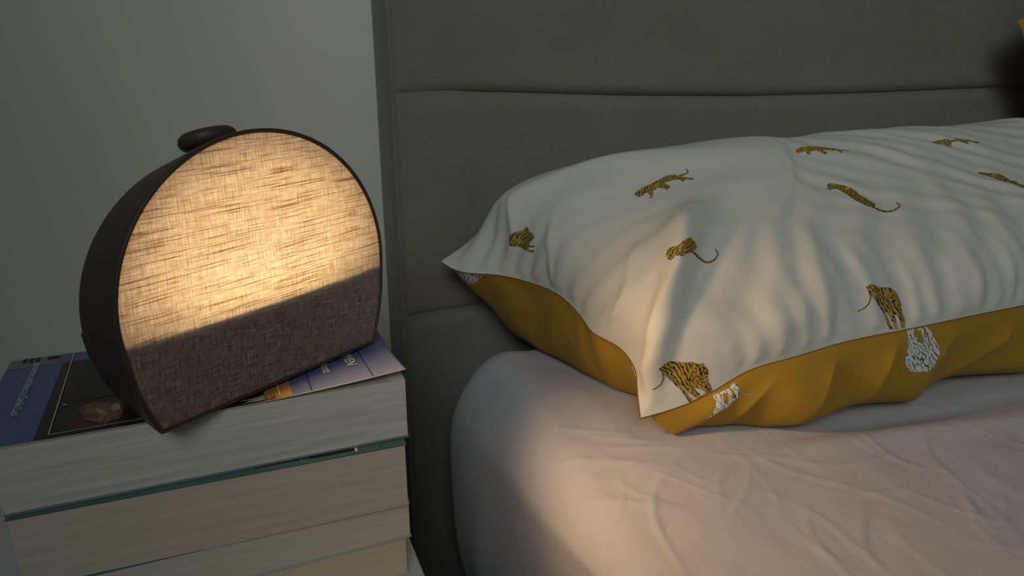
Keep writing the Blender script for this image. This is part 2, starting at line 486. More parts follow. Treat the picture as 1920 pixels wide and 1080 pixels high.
o = rbox('base_box', (MX0 + 0.025, MY0, 0.06), (MX1, MY1 - 0.01, MBOT - 0.006), 0.01, M['bed_base'], base); local(o, (0.95, -0.29, 0))
for lx in (MX0 + 0.10, MX1 - 0.10):
    for ly in (MY0 + 0.10, MY1 - 0.12):
        o = rbox('leg', (lx - 0.03, ly - 0.03, 0.0), (lx + 0.03, ly + 0.03, 0.062), 0.004, M['black_plastic'], base); local(o, (0.95, -0.29, 0))

# ------------------------------------------------------------------ nightstand
NT_TOP = 0.668
ns_r = at_z(790, 1058, NT_TOP)[0]
NS0, NS1, NSY0, NSY1 = ns_r - 0.46, ns_r, 0.33, 0.742
ns = empty('nightstand', (ns_r - 0.23, 0.56, 0))
tag(ns, 'white lacquered nightstand carrying the stack of books', 'nightstand')
def nsb(name, lo, hi, r, mat, parent=ns):
    o = rbox(name, lo, hi, r, mat, parent); local(o, (ns_r - 0.23, 0.56, 0)); return o
nsb('tabletop', (NS0, NSY0, NT_TOP - 0.022), (NS1, NSY1, NT_TOP), 0.003, M['white_lacquer'])
nsb('side_panel', (NS0 + 0.006, NSY0 + 0.01, 0.12), (NS0 + 0.024, NSY1 - 0.004, NT_TOP - 0.0221), 0.002, M['white_lacquer'])
nsb('side_panel', (NS1 - 0.024, NSY0 + 0.01, 0.12), (NS1 - 0.006, NSY1 - 0.004, NT_TOP - 0.0221), 0.002, M['white_lacquer'])
nsb('back_panel', (NS0 + 0.0241, NSY1 - 0.016, 0.12), (NS1 - 0.0241, NSY1 - 0.006, NT_TOP - 0.0221), 0.001, M['white_lacquer'])
nsb('bottom_panel', (NS0 + 0.0241, NSY0 + 0.012, 0.12), (NS1 - 0.0241, NSY1 - 0.0161, 0.138), 0.001, M['white_lacquer'])
for z0, z1 in ((0.142, 0.386), (0.390, 0.642)):
    dr = nsb('drawer', (NS0 + 0.026, NSY0 + 0.004, z0), (NS1 - 0.026, NSY0 + 0.022, z1), 0.002, M['white_lacquer'])
    kn = lathe('knob', [(0.004, 0), (0.004, 0.010), (0.013, 0.013), (0.015, 0.019), (0.012, 0.024), (0.003, 0.026)], M['white_lacquer'], dr, 24)
    kn.data.transform(Matrix.Rotation(math.radians(90), 4, 'X')); kn.location = (0, NSY0 + 0.004 - 0.56, (z0 + z1) / 2)
for lx in (NS0 + 0.035, NS1 - 0.035):
    for ly in (NSY0 + 0.04, NSY1 - 0.04):
        nsb('leg', (lx - 0.016, ly - 0.016, 0), (lx + 0.016, ly + 0.016, 0.1205), 0.003, M['white_lacquer'])

# ------------------------------------------------------------------ books
def book(name, label, ztop, zbot, pl, pr, depth, pmat, cmat, cover_t=0.0009, overhang=0.0008, skew=0.0, bmat=None, group='paperbacks stacked on the nightstand'):
    """near edge runs from pixel pl to pixel pr at height ztop; fore-edge faces the camera, spine away"""
    a = at_z(*pl, ztop); b = at_z(*pr, ztop)
    L = math.hypot(b[0] - a[0], b[1] - a[1]); ang = math.atan2(b[1] - a[1], b[0] - a[0])
    T = ztop - zbot
    root = empty(name, (a[0], a[1], zbot), ang)
    tag(root, label, 'book', group)
    # page block (local: x 0..L, y 0..depth, z 0..T)
    nx, nz = 60, 26
    s = np.linspace(0, 1, nx); h = np.linspace(0, 1, nz)
    S, Hh = np.meshgrid(s, h, indexing='ij')
    z0, z1 = cover_t + 0.0003, T - cover_t - 0.0003
    X = overhang + (L - 2 * overhang) * S - skew * Hh * (1 - S)
    Y = overhang + 0.0008 * (fbm(X * 30, Hh * 14, 31) - 0.5) 
    Z = z0 + (z1 - z0) * Hh
    ring = [np.stack([X, Y, Z], -1).reshape(-1, 3)]
    F = [grid_faces(nx, nz)]
    base_n = nx * nz
    # right end (head of the book) and left end, top, bottom, spine side
    def quad_strip(Pa, Pb, flip):
        nonlocal base_n
        n = len(Pa); V = np.empty((n, 2, 3)); V[:, 0] = Pa; V[:, 1] = Pb
        ring.append(V.reshape(-1, 3)); F.append(grid_faces(n, 2, flip) + base_n); base_n += n * 2
    G = np.stack([X, Y, Z], -1)
    back = lambda P: np.c_[P[:, 0], np.full(len(P), depth - 0.001), P[:, 2]]
    quad_strip(G[-1], back(G[-1]), False); quad_strip(G[0], back(G[0]), True)
    quad_strip(G[:, -1], back(G[:, -1]), True); quad_strip(G[:, 0], back(G[:, 0]), False)
    quad_strip(back(G[:, 0]), back(G[:, -1]), False)
    o = mesh_obj('page_block', np.concatenate(ring), np.concatenate(F), pmat, root)
    o.data.set_sharp_from_angle(angle=math.radians(40))
    bk = rbox('back_cover', (0, 0, 0), (L, depth, cover_t), 0.0002, bmat or cmat, root, 1)
    sp = rbox('spine', (0, depth, 0), (L, depth + cover_t, T), 0.0002, cmat, root, 1)
    return root, L, T

ZB1 = 1 - 0.2323
B1T = ZB1 + 0.040
b1, L1, T1 = book('paperback_book', 'thick paperback novel with blue cover and dark painting, topmost under the lamp', B1T, ZB1 + 0.0002,
                  (-26.4, 842.2), (762.2, 708), 0.114, M['pages_grey'], M['cover_grey'], skew=0.010)

# front cover of the topmost book: a sheet that lifts at its near right corner
def cover_z(s, t):
    s = np.asarray(s, float); t = np.asarray(t, float)
    lift = 0.0062 * np.clip((s - 0.105) / 0.105, 0, 1.05) ** 1.7 * np.clip(1 - t / 0.058, 0, 1) ** 1.6
    sag = -0.0006 * np.sin(np.clip(s / 0.21, 0, 1) * np.pi)
    return T1 - 0.0003 + lift + sag * 0
def cover_patch(name, s0, s1, t0, t1, mat, parent, lift=0.0, ns=None, nt=None, poly=None):
    ns = ns or max(2, int((s1 - s0) / 0.0015) + 2); nt = nt or max(2, int((t1 - t0) / 0.0015) + 2)
    S, Tt = np.meshgrid(np.linspace(s0, s1, ns), np.linspace(t0, t1, nt), indexing='ij')
    V = np.stack([S, Tt, cover_z(S, Tt) + lift], -1).reshape(-1, 3)
    return mesh_obj(name, V, grid_faces(ns, nt), mat, parent)
def make_cover():
    ns, nt = 150, 90
    S, Tt = np.meshgrid(np.linspace(-0.0105, L1, ns), np.linspace(0, 0.115, nt), indexing='ij')
    Z = cover_z(S, Tt)
    top = np.stack([S, Tt, Z], -1).reshape(-1, 3); bot = top - [0, 0, 0.0006]
    V = np.r_[top, bot]; n = ns * nt
    f = [tuple(x) for x in grid_faces(ns, nt)] + [tuple(x) for x in grid_faces(ns, nt, True) + n]
    idx = np.arange(n).reshape(ns, nt)
    loop = list(idx[:, 0]) + list(idx[-1, 1:]) + list(idx[-2::-1, -1]) + list(idx[0, -2:0:-1])
    for a, b in zip(loop, loop[1:] + loop[:1]):
        f.append((a, a + n, b + n, b))
    mi = [0] * len(grid_faces(ns, nt)) + [1] * (len(f) - len(grid_faces(ns, nt)))
    return mesh_obj('front_cover', V, f, None, b1, True, [M['cover_blue'], M['cover_board']], mi)
fc = make_cover()
# printed areas; s runs from the foot of the cover (left) to its head (right), t from fore-edge to spine
inv = lambda px, py: (np.array(b1.matrix_basis.inverted() @ Vector(at_z(px, py, B1T))))
eps = 0.00018
cp = lambda n, s0, s1, t0, t1, mt, k=1: cover_patch(n, s0, s1, t0, t1, mt, fc, eps * k)
S_P0 = 0.0196             # painted panel
S_G1 = inv(552, 748)[0] + 0.0
T_BLUE = 0.1005                                             # painting stops short of the spine
sg0 = inv(500, 765)[0]; sg1 = inv(551, 750)[0]
cp('cover_painting', S_P0, sg0, 0.0, T_BLUE, M['painting'])
cp('cover_grey_strip', -0.0103, S_P0 - 0.004, 0.1005, 0.1148, M['cover_grey'])
cp('cover_gold_band', sg0, sg1, 0.0, T_BLUE, M['cover_gold'])
# dark printed figure area and pale details of the painting
cp('painting_dark_area', S_P0 + 0.012, sg0 - 0.02, 0.040, 0.099, M['painting_black'], 2)
cp('painting_foreground', S_P0 + 0.016, sg0 - 0.03, 0.004, 0.020, M['painting_maroon'], 2)
def blob(name, pts, mt, k=3):
    pts = [inv(*p)[:2] for p in pts]; pts = [(a, max(b, 0.0004)) for a, b in pts]
    V = [(s, t, float(cover_z(s, t)) + eps * k) for s, t in pts]
    return mesh_obj(name, V, [tuple(range(len(V)))], mt, fc, False)
blob('painted_figure', [(145, 765), (175, 756), (215, 755), (232, 770), (225, 785), (190, 795), (160, 788)], M['painting_tan'])
blob('painted_figure', [(176, 768), (186, 766), (205, 777), (202, 781), (190, 778)], M['painting_light'], 4)
blob('painted_figure', [(176, 788), (188, 786), (192, 779), (196, 781), (190, 790), (178, 790)], M['painting_light'], 4)
blob('painted_figure', [(215, 757), (224, 757), (227, 768), (215, 772), (205, 768)], M['painting_light'], 4)
blob('painted_figure', [(192, 785), (210, 780), (205, 793), (198, 804)], M['painting_tan'], 4)
blob('painted_figure', [(117, 759), (123, 758), (125, 761), (119, 762)], M['painting_light'], 4)
blob('painted_ground', [(385, 790), (520, 757), (516, 744), (470, 760)], M['painting_tan'], 3)
blob('painted_ground', [(455, 768), (497, 757), (495, 742), (470, 752)], M['painting_light'], 4)
def line(name, s0, t0, s1, t1, w, mt, k=5):
    n = 24
    s = np.linspace(s0, s1, n); t = np.linspace(t0, t1, n)
    dx, dy = s1 - s0, t1 - t0; q = math.hypot(dx, dy); ox, oy = -dy / q * w / 2, dx / q * w / 2
    V = np.stack([np.stack([s + ox, t + oy, cover_z(s + ox, t + oy) + eps * k], -1), np.stack([s - ox, t - oy, cover_z(s - ox, t - oy) + eps * k], -1)], 1).reshape(-1, 3)
    return mesh_obj(name, V, grid_faces(n, 2, True), mt, fc)
fl = inv(91, 817)
line('frame_line', fl[0], fl[1], fl[0] - 0.002, 0.1145, 0.0005, M['cover_line'])
line('frame_line', fl[0], fl[1], sg0 - 0.002, fl[1] + 0.001, 0.0005, M['cover_line'])
line('gold_line', inv(523, 735)[0], 0.002, inv(523, 735)[0], 0.10, 0.0005, M['cover_line'])
line('gold_line', inv(507, 755)[0], 0.000, inv(507, 755)[0], 0.10, 0.0010, M['painting_light'])
ln1 = inv(586, 741)[0]
line('title_rule', ln1, 0.0, ln1, 0.114, 0.0006, M['cover_navy'])
line('title_rule', L1 - 0.0195, 0.0, L1 - 0.0195, 0.114, 0.0005, M['cover_navy'])

def cover_text(name, body, s_base, t_end, size, mt, align='RIGHT', k=6, squeeze=1.0):
    """letters stand towards the head of the book (+s), reading runs from spine to fore-edge (-t)"""
    cu = bpy.data.curves.new(name, 'FONT'); cu.body = body; cu.size = size; cu.align_x = align; cu.resolution_u = 3
    to = bpy.data.objects.new(name, cu); C.objects.link(to)
    dg = bpy.context.evaluated_depsgraph_get(); ev = to.evaluated_get(dg)
    me = bpy.data.meshes.new_from_object(ev)
    bpy.data.objects.remove(to)
    for v in me.vertices:
        s = s_base + v.co.y; t = t_end - v.co.x * squeeze
        v.co = (s, t, float(cover_z(s, t)) + eps * k)
    me.materials.clear(); me.materials.append(mt)
    ob = bpy.data.objects.new(name, me); C.objects.link(ob); ob.parent = fc
    return ob
q0 = inv(66, 688); q1 = inv(36, 773)
cover_text('cover_lettering', 'Introduction and Notes by Camille Cauti', (q0[0] + q1[0]) / 2 - 0.002, (q0[1] + q1[1]) / 2, 0.0062, M['cover_line'], 'CENTER',
           squeeze=0.70)
w_end = inv(666, 690)
cover_text('title_lettering', 'WOMEN', w_end[0] - 0.0045, w_end[1], 0.0085, M['cover_line'], 'RIGHT')
a_end = inv(617, 704)
cover_text('author_lettering', 'Louisa May Alcott', a_end[0] - 0.003, a_end[1], 0.0075, M['cover_line'], 'RIGHT')
for ds in (0.0,):
    for kk, (px, py) in enumerate(((44, 677), (56, 676), (68, 675))):
        q = inv(px, py); cp('small_print', q[0], q[0] + 0.0022, q[1] - 0.004, q[1] + 0.002, M['grey_ink'], 4)
    q = inv(90, 672); cp('publisher_mark', q[0], q[0] + 0.006, q[1] - 0.002, q[1] + 0.0015, M['grey_ink'], 4)

# top pages of the block fan out below the lifted cover
def top_pages():
    ns_, nt_ = 40, 16
    S, Tt = np.meshgrid(np.linspace(0.10, L1 - 0.001, ns_), np.linspace(0.0008, 0.07, nt_), indexing='ij')
    d = np.clip((S - (L1 - 0.012)) / 0.012, 0, 1)
    Z = T1 - 0.0011 - 0.0022 * d ** 2
    V = np.stack([S, Tt, Z], -1).reshape(-1, 3)
    return mesh_obj('top_page', V, grid_faces(ns_, nt_), M['cover_board'], b1)
top_pages()

ZB2 = ZB1 - 0.0430
b2, L2, T2 = book('paperback_book', 'tan-edged paperback with a worn teal cover, second from the top of the stack', ZB1, ZB2 + 0.0002, (8, 976), (762, 832), 0.118,
                  M['pages_tan'], M['teal'], bmat=M['cover_board'])
ZB3 = ZB2 - 0.0275
b3, L3, T3 = book('paperback_book', 'thin beige-edged paperback with teal and orange cover, third from the top', ZB2, ZB3 + 0.0002, (52, 1107), (768.5, 937.5), 0.132,
                  M['pages_beige'], M['teal'], bmat=M['cover_board'])
ZB4 = NT_TOP
b4, L4, T4 = book('paperback_book', 'yellowed paperback with pale blue cover at the bottom, on the nightstand', ZB3, ZB4 + 0.0003, (60, 1189), (763, 1008), 0.13,
                  M['pages_yellow'], M['pale_blue'])
def flat_cover(root, L, T, depth, mat, wear_mats, seed):
    o = rbox('front_cover', (0, 0, T - 0.0009), (L, depth, T), 0.0002, mat, root, 1)
    rng = np.random.RandomState(seed)
    for k, (s0, s1, t0, t1, mt) in enumerate(wear_mats):
        n = 14; s = np.linspace(s0, s1, n)
        lo = t0 + 0.0006 * rng.rand(n); hi = t1 + 0.0012 * (rng.rand(n) - 0.5)
        V = np.r_[np.c_[s, lo, np.full(n, T + 0.0001)], np.c_[s, hi, np.full(n, T + 0.0001)]]
        F = [(i, i + 1, n + i + 1, n + i) for i in range(n - 1)]
        mesh_obj('cover_mark', V, F, mt, o, False)
    return o
flat_cover(b2, L2, T2, 0.132, M['teal'], [(0.150, 0.176, 0.003, 0.006, M['teal_dark']), (0.120, 0.150, 0.004, 0.008, M['teal_dark']), (0.176, 0.1775, 0.002, 0.010, M['cover_line']),
                                          (0.190, 0.192, 0.0015, 0.003, M['teal_dark']), (0.145, 0.1455, 0.003, 0.006, M['cover_line']), (0.152, 0.1525, 0.003, 0.006, M['cover_line'])], 1)
flat_cover(b3, L3, T3, 0.132, M['teal'], [(0.088, 0.155, 0.0, 0.010, M['teal_orange'])], 2)
flat_cover(b4, L4, T4, 0.13, M['pale_blue'], [(0.105, 0.125, 0.001, 0.004, M['cover_navy']), (0.150, 0.160, 0.0, 0.002, M['cover_navy']), (0.19, 0.194, 0.0, 0.003, M['cover_navy'])], 3)

# ------------------------------------------------------------------ bedside lamp
LC = at_z(305, 822, B1T), at_z(703, 648, B1T)
LO = (LC[0] + LC[1]) / 2; LANG = math.atan2(LC[1][1] - LC[0][1], LC[1][0] - LC[0][0])
lamp = empty('bedside_lamp', (LO[0], LO[1], B1T + 0.0014), LANG)
tag(lamp, 'round brown sunrise lamp with glowing linen front, flat base resting on the top book', 'lamp')
def outline(cz, r, flare, n=120):
    """closed outline cut flat at z=0, counter-clockwise from the right base corner"""
    th0 = -math.asin(min(0.98, cz / (r + flare)))
    th = np.linspace(th0, math.pi - th0, n)
    dev = np.where(th < 0, -th, np.where(th > math.pi, th - math.pi, 0))
    rr = r + flare * np.clip((dev - 0.1) / (abs(th0) - 0.1), 0, 1) ** 1.5
    return np.c_[rr * np.cos(th), np.maximum(cz + rr * np.sin(th), 0)]
def inset(P, d):
    Q = np.r_[P, P[:1]]
    n = len(P); out = np.empty_like(P)
    for i in range(n):
        a = P[i - 1]; b = P[(i + 1) % n]; t = b - a; t /= np.linalg.norm(t) + 1e-12
        out[i] = P[i] + np.array([-t[1], t[0]]) * d
    return out
LAMP_D = 0.053
def section(y, ins=0.0):
    k = np.clip(y / LAMP_D, 0, 1.1)
    P = outline(0.0600 - 0.013 * k, 0.0848 - 0.0058 * k, 0.0090 - 0.007 * k)
    # bottom edge points
    nb = 24
    xb = np.linspace(P[-1, 0], P[0, 0], nb + 2)[1:-1]
    P = np.r_[P, np.c_[xb, np.zeros(nb)]]
    if ins: P = inset(P, ins)
    return np.c_[P[:, 0], np.full(len(P), y), P[:, 1]]
secs = [section(0.006, 0.0026), section(0.0012, 0.0026), section(0.0002, 0.0021), section(0.0, 0.0013), section(0.0006, 0.0005), section(0.002, 0.0001)] + \
       [section(y) for y in np.linspace(0.004, LAMP_D - 0.004, 12)] + [section(LAMP_D, 0.0008), section(LAMP_D + 0.003, 0.0028), section(LAMP_D + 0.005, 0.006), section(LAMP_D + 0.006, 0.011)]
for s_ in secs: s_[:, 2] = np.maximum(s_[:, 2], 0.0)
nP = len(secs[0]); V = np.concatenate(secs); Fh = []
for i in range(len(secs) - 1):
    for k in range(nP):
        k2 = (k + 1) % nP
        Fh.append((i * nP + k, i * nP + k2, (i + 1) * nP + k2, (i + 1) * nP + k))
Fh.append(tuple((len(secs) - 1) * nP + k for k in range(nP)))
mesh_obj('lamp_housing', V, Fh, M['brown_plastic'], lamp)
def disc(name, y, ins, mat, zmin=None, zmax=None, rings=24, bulge=0.0):
    P = section(0.0, ins); cen = np.array([0, 0.068])
    rs = np.linspace(0.02, 1, rings)
    n = len(P); VV = []
    for r in rs:
        q = np.c_[P[:, 0] * r, P[:, 2] * r + cen[1] * (1 - r)]
        if zmin is not None: q[:, 1] = np.maximum(q[:, 1], zmin)
        VV.append(np.c_[q[:, 0], np.full(n, y - bulge * (1 - r * r)), q[:, 1]])
    VV = np.concatenate(VV); FF = [tuple(range(n))]
    for i in range(rings - 1):
        for k in range(n):
            k2 = (k + 1) % n
            FF.append((i * n + k2, i * n + k, (i + 1) * n + k, (i + 1) * n + k2))
    return mesh_obj(name, VV, FF, mat, lamp)
disc('linen_front', 0.0012, 0.0024, M['linen'], bulge=0.0010)
# light engine behind the linen: warm panel above a dark shelf
SPLIT = 0.0505
def upper_panel(name, y, mat, zlo, margin):
    P = section(y + 0.003, margin)[:, [0, 2]]
    keep = P[P[:, 1] > zlo]
    i0 = [i for i in range(len(P)) if P[i, 1] > zlo]
    pts = [P[i] for i in i0]
    VV = [(p[0], y, p[1]) for p in pts]
    VV = VV + [(pts[-1][0], y, zlo), (pts[0][0], y, zlo)]
    VB = [(a, b + 0.002, c) for a, b, c in VV]; n = len(VV)
    FF = [tuple(range(n)), tuple(range(2 * n - 1, n - 1, -1))] + [(k, k + n, (k + 1) % n + n, (k + 1) % n) for k in range(n)]
    return mesh_obj(name, VV + VB, FF, mat, lamp, False)
upper_panel('light_panel', 0.020, M['light_panel'], SPLIT + 0.004, 0.003)
rbox('divider_shelf', (-0.081, 0.0022, SPLIT - 0.003), (0.081, 0.030, SPLIT), 0.0, M['black_plastic'], lamp)
rbox('led_strip', (-0.045, 0.0125, SPLIT + 0.0085), (0.045, 0.0145, SPLIT + 0.0115), 0.0, M['led'], lamp)
# light-tight backing behind the lower linen
rbox('speaker_backing', (-0.071, 0.006, 0.002), (0.071, 0.010, SPLIT - 0.0031), 0.0, M['black_plastic'], lamp)
# knob on the crown, leaning back with the tapering body
kb = lathe('dial_knob', [(0.0005, -0.004), (0.0105, -0.004), (0.0110, 0.0013), (0.0138, 0.0020), (0.0154, 0.0038), (0.0158, 0.0060), (0.0151, 0.0084), (0.0130, 0.0100), (0.0085, 0.0108), (0.0005, 0.0112)], M['brown_plastic'], lamp, 48)
kb.location = (0, 0.041, 0.1300); kb.rotation_euler = (math.radians(-19), 0, 0)
sb = rbox('side_button', (-0.0012, -0.0035, -0.0075), (0.0016, 0.0035, 0.0075), 0.0012, M['brown_plastic'], lamp, 3)
k_ = 0.045 / LAMP_D; ths = math.pi + 0.12
cz_, r_ = 0.0600 - 0.013 * k_, 0.0848 - 0.0058 * k_
sb.location = (r_ * math.cos(ths), 0.045, cz_ + r_ * math.sin(ths)); sb.rotation_euler = (0, -(0.12), 0)
rbox('base_pad', (-0.058, 0.006, -0.0005), (0.058, 0.052, 0.0006), 0.0002, M['black_plastic'], lamp, 1)
# the lamp's own warm light, leaving its linen front towards the bed
ll = bpy.data.lights.new('lamp_light', 'AREA'); ll.shape = 'ELLIPSE'; ll.size = 0.135; ll.size_y = 0.078
ll.energy = 0.48; ll.color = (1.0, 0.58, 0.25)
llo = bpy.data.objects.new('lamp_light', ll); C.objects.link(llo); llo.parent = lamp
llo.location = (0.0, -0.003, 0.092)
llo.rotation_euler = (math.radians(-90), 0, 0)          # shines out of the linen, along the lamp's own axis

lb = bpy.data.lights.new('lamp_beam', 'SPOT'); lb.energy = 1.3; lb.color = (1.0, 0.64, 0.34)
lb.shadow_soft_size = 0.012; lb.spot_size = math.radians(92); lb.spot_blend = 1.0
lbo = bpy.data.objects.new('lamp_beam', lb); C.objects.link(lbo); lbo.parent = lamp
lbo.location = (0.058, -0.020, 0.051)
_az, _el = math.radians(-16), math.radians(-25)
_dir = Vector((math.cos(_az) * math.cos(_el), math.sin(_az) * math.cos(_el), math.sin(_el))); _dir.rotate(Matrix.Rotation(-LANG, 3, 'Z'))
lbo.rotation_euler = _dir.to_track_quat('-Z', 'Y').to_euler()

# ------------------------------------------------------------------ pillow on the bed
PU, PV = 1.05, 0.57
def pk(x, y, Y): return at_y(x, y, Y)
front_c = [(0.0, pk(1200, 785, 0.4323)), (0.034, pk(1250, 771, 0.429)), (0.092, pk(1335, 735, 0.4193)), (0.138, pk(1400, 697, 0.4128)), (0.193, pk(1480, 672, 0.4062)),
           (0.252, pk(1560, 648, 0.403)), (0.365, pk(1700, 618, 0.3997)), (0.456, pk(1800, 597, 0.3997)), (0.583, pk(1920, 573, 0.403)), (0.80, (0.78, 0.4095, 0.7692)), (0.95, (0.8742, 0.4193, 0.7562)), (PU, (0.936, 0.429, 0.74))]
_ls = [(0.0, pk(1200, 785, 0.4323)), (0.060, (0.2847, 0.455, 0.7387)), (0.105, pk(1190, 690, 0.468)), (0.150, pk(1165, 655, 0.4843)), (0.22, pk(1110, 622, 0.5135)), (0.26, pk(1090, 595, 0.5297)), (0.315, pk(1050, 555, 0.5525)),
       (0.375, pk(1000, 532, 0.5785)), (0.465, pk(920, 515, 0.611)), (0.54, pk(850, 505, 0.637)), (PV, pk(825, 490, 0.65))]
back_c = [(0.0, pk(825, 490, 0.65)), (0.06, (0.2113, 0.6597, 0.805)), (0.2, (0.2925, 0.6695, 0.818)), (0.45, (0.455, 0.6708, 0.8277)), (0.8, (0.715, 0.6708, 0.831)), (0.95, (0.845, 0.6695, 0.818)), (PU, (0.923, 0.65, 0.7985))]
right_c = [(0.0, (0.936, 0.429, 0.74)), (0.2, (0.91, 0.5005, 0.7725)), (0.4, (0.9035, 0.585, 0.792)), (PV, (0.923, 0.65, 0.7985))]
sp_f = spline([a for a, _ in front_c], [p for _, p in front_c])
sp_l = spline([a for a, _ in _ls], [p for _, p in _ls])
sp_b = spline([a for a, _ in back_c], [p for _, p in back_c])
sp_r = spline([a for a, _ in right_c], [p for _, p in right_c])
seam_uv, seam_xyz = [], []
for u in np.linspace(0, PU, 26): seam_uv.append((u, 0)); seam_xyz.append(sp_f([u])[0])
for v in np.linspace(0, PV, 16)[1:]: seam_uv.append((0, v)); seam_xyz.append(sp_l([v])[0])
for u in np.linspace(0, PU, 18)[1:]: seam_uv.append((u, PV)); seam_xyz.append(sp_b([u])[0])
for v in np.linspace(0, PV, 8)[1:-1]: seam_uv.append((PU, v)); seam_xyz.append(sp_r([v])[0])

top_ctrl = [  # u, v, pixel, Y
    (.045, .10, 1240, 620, 0.4407), (.080, .165, 1270, 520, 0.4602), (.112, .235, 1290, 430, 0.4875), (.125, .285, 1287, 390, 0.5135), (.155, .36, 1300, 320, 0.5525), (.185, .43, 1300, 270, 0.585),
    (.20, .045, 1500, 600, 0.4062), (.225, .115, 1500, 500, 0.4355), (.275, .215, 1500, 400, 0.481), (.335, .34, 1500, 300, 0.5395), (.385, .43, 1500, 257, 0.585),
    (.10, .05, 1345, 665, 0.4193), (.14, .13, 1370, 560, 0.4388),
    (.06, .41, 990, 450, 0.5817), (.095, .435, 982, 395, 0.5915), (.125, .46, 985, 345, 0.6013),
    (.045, .29, 1090, 510, 0.5317), (.085, .325, 1105, 430, 0.5382), (.125, .38, 1125, 350, 0.5623), (.145, .43, 1120, 295, 0.5883),
    (.030, .20, 1165, 580, 0.4823), (.065, .235, 1195, 490, 0.4921), (.035, .145, 1205, 610, 0.4582),
    (.045, .50, 925, 440, 0.6175), (.075, .515, 930, 381, 0.6208),
]
def prof(u):
    X = lambda v: 0.65 * u + 0.2633 + 0.0448 * v
    return [(u, v, (X(v), y, z)) for v, y, z in ((0.045, 0.4043, 0.7998), (0.115, 0.4323, 0.8297), (0.215, 0.4778, 0.8589), (0.34, 0.5395, 0.8908), (0.435, 0.5883, 0.9032), (0.5, 0.6338, 0.8908), (0.545, 0.663, 0.857))]
tops = [(u, v, pk(x, y, Y)) for u, v, x, y, Y in top_ctrl] + prof(.48) + prof(.62) + prof(.78)
tops += [(.90, .045, (0.8482, 0.4225, 0.7985)), (.90, .2, (0.858, 0.481, 0.857)), (.90, .34, (0.8612, 0.5395, 0.8895)), (.90, .435, (0.8645, 0.5883, 0.9038)), (.90, .52, (0.858, 0.65, 0.87)),
         (1.0, .1, (0.9165, 0.455, 0.7985)), (1.0, .3, (0.91, 0.5395, 0.8505)), (1.0, .45, (0.91, 0.6045, 0.8505)), (.25, .50, (0.429, 0.6338, 0.8882)), (.14, .51, (0.286, 0.6402, 0.87)), (.25, .545, (0.39, 0.663, 0.8538))]
bot_ctrl = [
    (.03, .02, (at_z(1258, 816, 0.7059))), (.05, .06, (0.3087, 0.4323, 0.7059)),
    (.09, .035, tuple(pk(1345, 775, 0.4108))), (.14, .08, (0.3588, 0.416, 0.7059)),
    (.20, .045, tuple(pk(1500, 735, 0.3867))), (.20, .095, (0.3965, 0.392, 0.7124)), (.20, .125, (0.403, 0.4128, 0.7056)),
    (.36, .045, tuple(pk(1700, 680, 0.3822))), (.36, .095, (0.507, 0.3867, 0.7153)), (.36, .130, (0.507, 0.4082, 0.7056)),
    (.58, .045, (0.65, 0.3848, 0.7432)), (.58, .095, (0.65, 0.3881, 0.7153)), (.58, .130, (0.65, 0.4095, 0.7056)),
    (.80, .045, (0.78, 0.39, 0.7432)), (.80, .095, (0.78, 0.3932, 0.7153)), (.80, .130, (0.78, 0.416, 0.7056)),
    (.95, .045, (0.8775, 0.403, 0.74)), (.95, .12, (0.8645, 0.4225, 0.7062)),
    (.03, .10, (0.2977, 0.4582, 0.7173)), (.06, .13, (0.3087, 0.4778, 0.7062)),
    (.045, .20, tuple(pk(1135, 680, 0.5038))), (.085, .22, (0.2958, 0.5135, 0.7062)),
    (.050, .30, (0.2678, 0.546, 0.7432)), (.100, .31, (0.2841, 0.5493, 0.7065)),
    (.055, .40, (0.2503, 0.5915, 0.7478)), (.115, .40, (0.2697, 0.6013, 0.7068)),
    (.055, .48, (0.2275, 0.6272, 0.7582)), (.115, .47, (0.2587, 0.6435, 0.7095)),
    (.045, .53, (0.2113, 0.6487, 0.766)), (.12, .52, (0.26, 0.6597, 0.727)),
    (.20, .25, (0.364, 0.52, 0.7056)), (.20, .40, (0.351, 0.6175, 0.7062)), (.20, .50, (0.325, 0.663, 0.74)),
    (.45, .25, (0.4875, 0.507, 0.7056)), (.45, .42, (0.4875, 0.624, 0.7059)), (.45, .51, (0.481, 0.6695, 0.753)),
    (.80, .25, (0.715, 0.507, 0.7056)), (.80, .42, (0.715, 0.624, 0.7059)), (.80, .51, (0.715, 0.6695, 0.753)),
    (.93, .25, (0.832, 0.52, 0.7062)), (.93, .42, (0.832, 0.6175, 0.7068)), (1.0, .25, (0.8905, 0.52, 0.7335)), (1.0, .42, (0.8905, 0.598, 0.74)), (.93, .52, (0.832, 0.663, 0.766)),
]
NU, NV = 470, 250
ug = np.r_[np.linspace(0, 0.70, 390), np.linspace(0.70, PU, NU - 389)[1:]]
vg = np.linspace(0, PV, NV)
UG, VG = np.meshgrid(ug, vg, indexing='ij')
def sheet(ctrl):
    uv = seam_uv + [(a, b) for a, b, _ in ctrl]; xyz = seam_xyz + [tuple(p) for _, _, p in ctrl]
    P = tps(uv, xyz, np.c_[UG.ravel(), VG.ravel()], 2e-6).reshape(NU, NV, 3)
    dl = sp_l(vg) - P[0]; dr_ = sp_r(vg) - P[-1]
    df = sp_f(ug) - P[:, 0]; db = sp_b(ug) - P[:, -1]
    P = P + dl[None] * np.exp(-(UG / 0.02) ** 2)[..., None] + dr_[None] * np.exp(-((PU - UG) / 0.02) ** 2)[..., None]
    df = sp_f(ug) - P[:, 0]; db = sp_b(ug) - P[:, -1]
    P = P + df[:, None] * np.exp(-(VG / 0.02) ** 2)[..., None] + db[:, None] * np.exp(-((PV - VG) / 0.02) ** 2)[..., None]
    P[0] = sp_l(vg); P[-1] = sp_r(vg)
    return P
